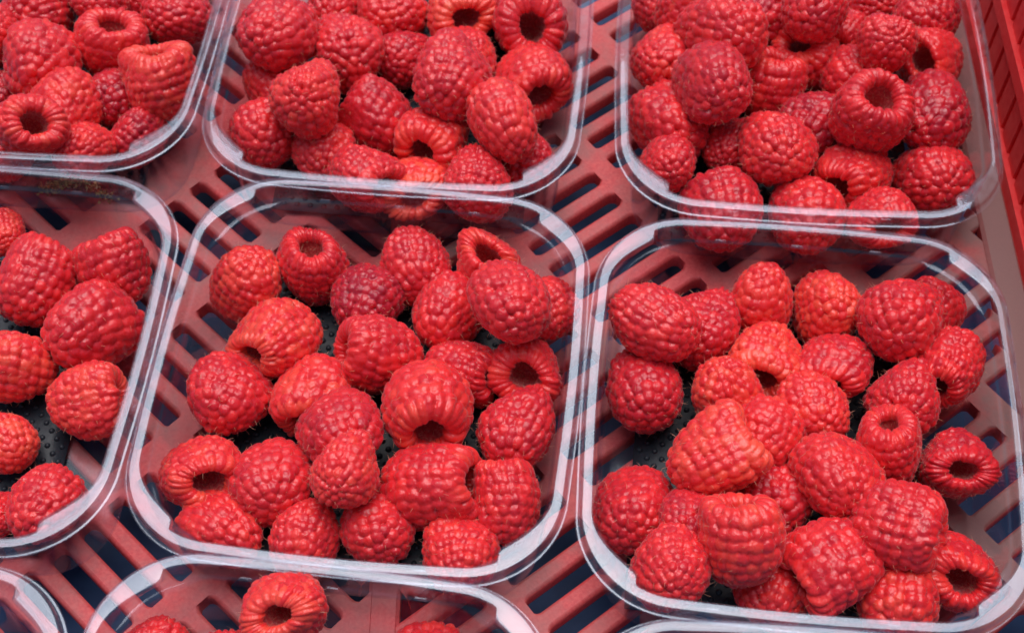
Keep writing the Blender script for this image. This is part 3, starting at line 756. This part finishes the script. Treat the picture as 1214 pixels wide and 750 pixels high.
    ('E', 'bright red raspberry with hollow open to viewer, fourth from left, second row, right punnet', 0.107, 0.2436, 0.0155, 0.01391, -0.38, -0.86, 0.35, 0.4, 1),
    ('E', 'bright red raspberry with hollow facing left, last from left, second row, right punnet', 0.1436, 0.2402, 0.0212, 0.01341, -0.54, -0.83, 0.11, 0.5, 1.04),
    ('E', 'bright red raspberry with rounded tip to viewer, first from left, third row, right punnet', 0.0449, 0.2342, 0.0155, 0.01391, 0.0, 0.9, -0.43, 0.4, 1.02),
    ('E', 'bright red raspberry lying on its side, second from left, third row, right punnet', 0.0716, 0.2315, 0.0188, 0.01305, 0.36, -0.12, -0.93, 0.65, 1.06),
    ('E', 'bright red raspberry lying on its side, third from left, third row, right punnet', 0.0803, 0.2142, 0.0221, 0.01213, 0.43, 0.9, -0.1, 0.6, 1),
    ('E', 'bright red raspberry with rounded tip to viewer, fourth from left, third row, right punnet', 0.0979, 0.2247, 0.0195, 0.01322, 0.0, 0.86, -0.51, 0.6, 1),
    ('E', 'bright red raspberry with rounded tip to viewer, last from left, third row, right punnet', 0.1267, 0.2272, 0.0226, 0.01377, 0.11, 0.77, -0.63, 0.35, 1.02),
    ('E', 'bright red raspberry with hollow facing right, first from left, fourth row, right punnet', 0.0637, 0.2035, 0.029, 0.0145, 0.84, 0.38, 0.39, 0.65, 1.08),
    ('E', 'bright red raspberry with rounded tip to viewer, second from left, fourth row, right punnet', 0.1006, 0.1971, 0.0285, 0.01454, -0.2, 0.88, -0.42, 0.55, 1.04),
    ('E', 'bright red raspberry with hollow facing up, third from left, fourth row, right punnet', 0.1193, 0.2087, 0.0263, 0.01225, -0.22, 0.44, 0.87, 0.5, 1),
    ('E', 'dark crimson raspberry with hollow open to viewer, last from left, fourth row, right punnet', 0.1408, 0.2049, 0.0197, 0.01234, -0.0, -0.6, 0.8, 0.3, 1),
    ('E', 'bright red raspberry with rounded tip to viewer, first from left, fifth row, right punnet', 0.039, 0.1914, 0.0157, 0.01409, 0.11, 0.85, -0.51, 0.45, 1),
    ('E', 'bright red raspberry with rounded tip to viewer, second from left, fifth row, right punnet', 0.0543, 0.1826, 0.0246, 0.01107, 0.24, 0.71, -0.67, 0.35, 1),
    ('E', 'bright red raspberry with hollow facing up, third from left, fifth row, right punnet', 0.0681, 0.1731, 0.0348, 0.01408, -0.05, 0.78, 0.63, 0.66, 1.0),
    ('E', 'bright red raspberry with rounded tip to viewer, fourth from left, fifth row, right punnet', 0.0834, 0.1955, 0.0151, 0.01346, 0.23, 0.78, -0.58, 0.35, 1),
    ('E', 'bright red raspberry with hollow facing right, last from left, fifth row, right punnet', 0.1162, 0.179, 0.032, 0.0144, 0.88, -0.4, 0.27, 0.5, 1.02),
    ('E', 'bright red raspberry with rounded tip to viewer, first from left, front row, right punnet', 0.047, 0.1659, 0.0297, 0.01316, 0.0, 0.86, -0.51, 0.5, 1.02),
    ('E', 'bright red raspberry with rounded tip to viewer, second from left, front row, right punnet', 0.0792, 0.1654, 0.0141, 0.01245, 0.24, 0.86, -0.45, 0.5, 1),
    ('E', 'bright red raspberry with hollow facing left, third from left, front row, right punnet', 0.0953, 0.1684, 0.0265, 0.01409, -0.88, -0.47, -0.02, 0.4, 1.02),
    ('E', 'bright red raspberry with rounded tip to viewer, fourth from left, front row, right punnet', 0.1155, 0.1611, 0.0188, 0.01418, 0.11, 0.88, -0.47, 0.62, 1.02),
    ('E', 'bright red raspberry with hollow open to viewer, last from left, front row, right punnet', 0.1356, 0.1702, 0.0167, 0.01412, -0.0, -0.64, 0.77, 0.45, 1),
    ('G', 'bright red raspberry with rounded tip to viewer, first from left, only row, front middle punnet', -0.1065, 0.143, 0.0166, 0.01232, 0.12, 0.92, -0.37, 0.55, 1),
    ('G', 'bright red raspberry with rounded tip to viewer, second from left, only row, front middle punnet', -0.0855, 0.1398, 0.014, 0.01233, -0.22, 0.9, -0.36, 0.45, 1),
    ('G', 'bright red raspberry with hollow open to viewer, third from left, only row, front middle punnet', -0.0644, 0.1506, 0.0396, 0.01267, -0.15, -0.53, 0.83, 0.6, 1),
    ('G', 'bright red raspberry with rounded tip to viewer, last from left, only row, front middle punnet', -0.0254, 0.1416, 0.014, 0.01235, 0.0, 0.93, -0.37, 0.5, 1),
]

GROUPS = {k: 'raspberries in the %s punnet' % w for k, _, _, _, w, _ in PUNNETS}
rnd = random.Random(77)
for i, (key, label, x, y, z, r, hx, hy, hz, tone, el) in enumerate(BERRIES):
    t = empty('raspberry', (x, y, z))
    q = Vector((hx, hy, hz)).normalized().to_track_quat('Z', 'Y')
    from mathutils import Quaternion
    q = q @ Quaternion((0, 0, 1), rnd.uniform(0, 6.283))
    t.rotation_mode = 'QUATERNION'; t.rotation_quaternion = q
    t.scale = (r * rnd.uniform(.97, 1.03), r * rnd.uniform(.97, 1.03), r * el * rnd.uniform(.98, 1.06))
    tag(t, label, 'raspberry', GROUPS[key])
    dm, lm, hm = VAR[(i * 5 + rnd.randint(0, 3)) % NVAR]
    o = obj('drupelets', dm, t); o['kind'] = 'stuff'; o['tone'] = tone + rnd.uniform(-.06, .06)
    obj('hollow_lining', lm, t)
    o = obj('styles', hm, t); o['kind'] = 'stuff'

# ------------------------------------------------------------------ mossy scrap caught between two punnets
def scrap_mesh():
    rs = np.random.RandomState(4)
    V, F = [], []
    for i in range(520):
        a = rs.uniform(0.0, 1.0)
        c = np.array([-0.012 + 0.026 * a, 0.004 * math.sin(a * 2.6), 0.006 * math.sin(a * 3.0)]) + rs.normal(size=3) * [.0012, .0012, .0011]
        k = len(V); sz = rs.uniform(.0003, .0010)
        for q in rs.normal(size=(4, 3)): V.append(c + q / np.linalg.norm(q) * sz * [1, 1, 1])
        F += [(k, k + 1, k + 2), (k, k + 2, k + 3), (k, k + 3, k + 1), (k + 1, k + 3, k + 2)]
    return mesh('plant_scrap', V, F, M_SCRAP, False)
sc_ = obj('plant_scrap', scrap_mesh())
sc_.location = (-0.159, 0.3165, 0.015); sc_.rotation_euler = (0, 0, -0.25)
tag(sc_, 'brown mossy scrap of dried plant caught between the back left and left punnets', 'plant scrap')
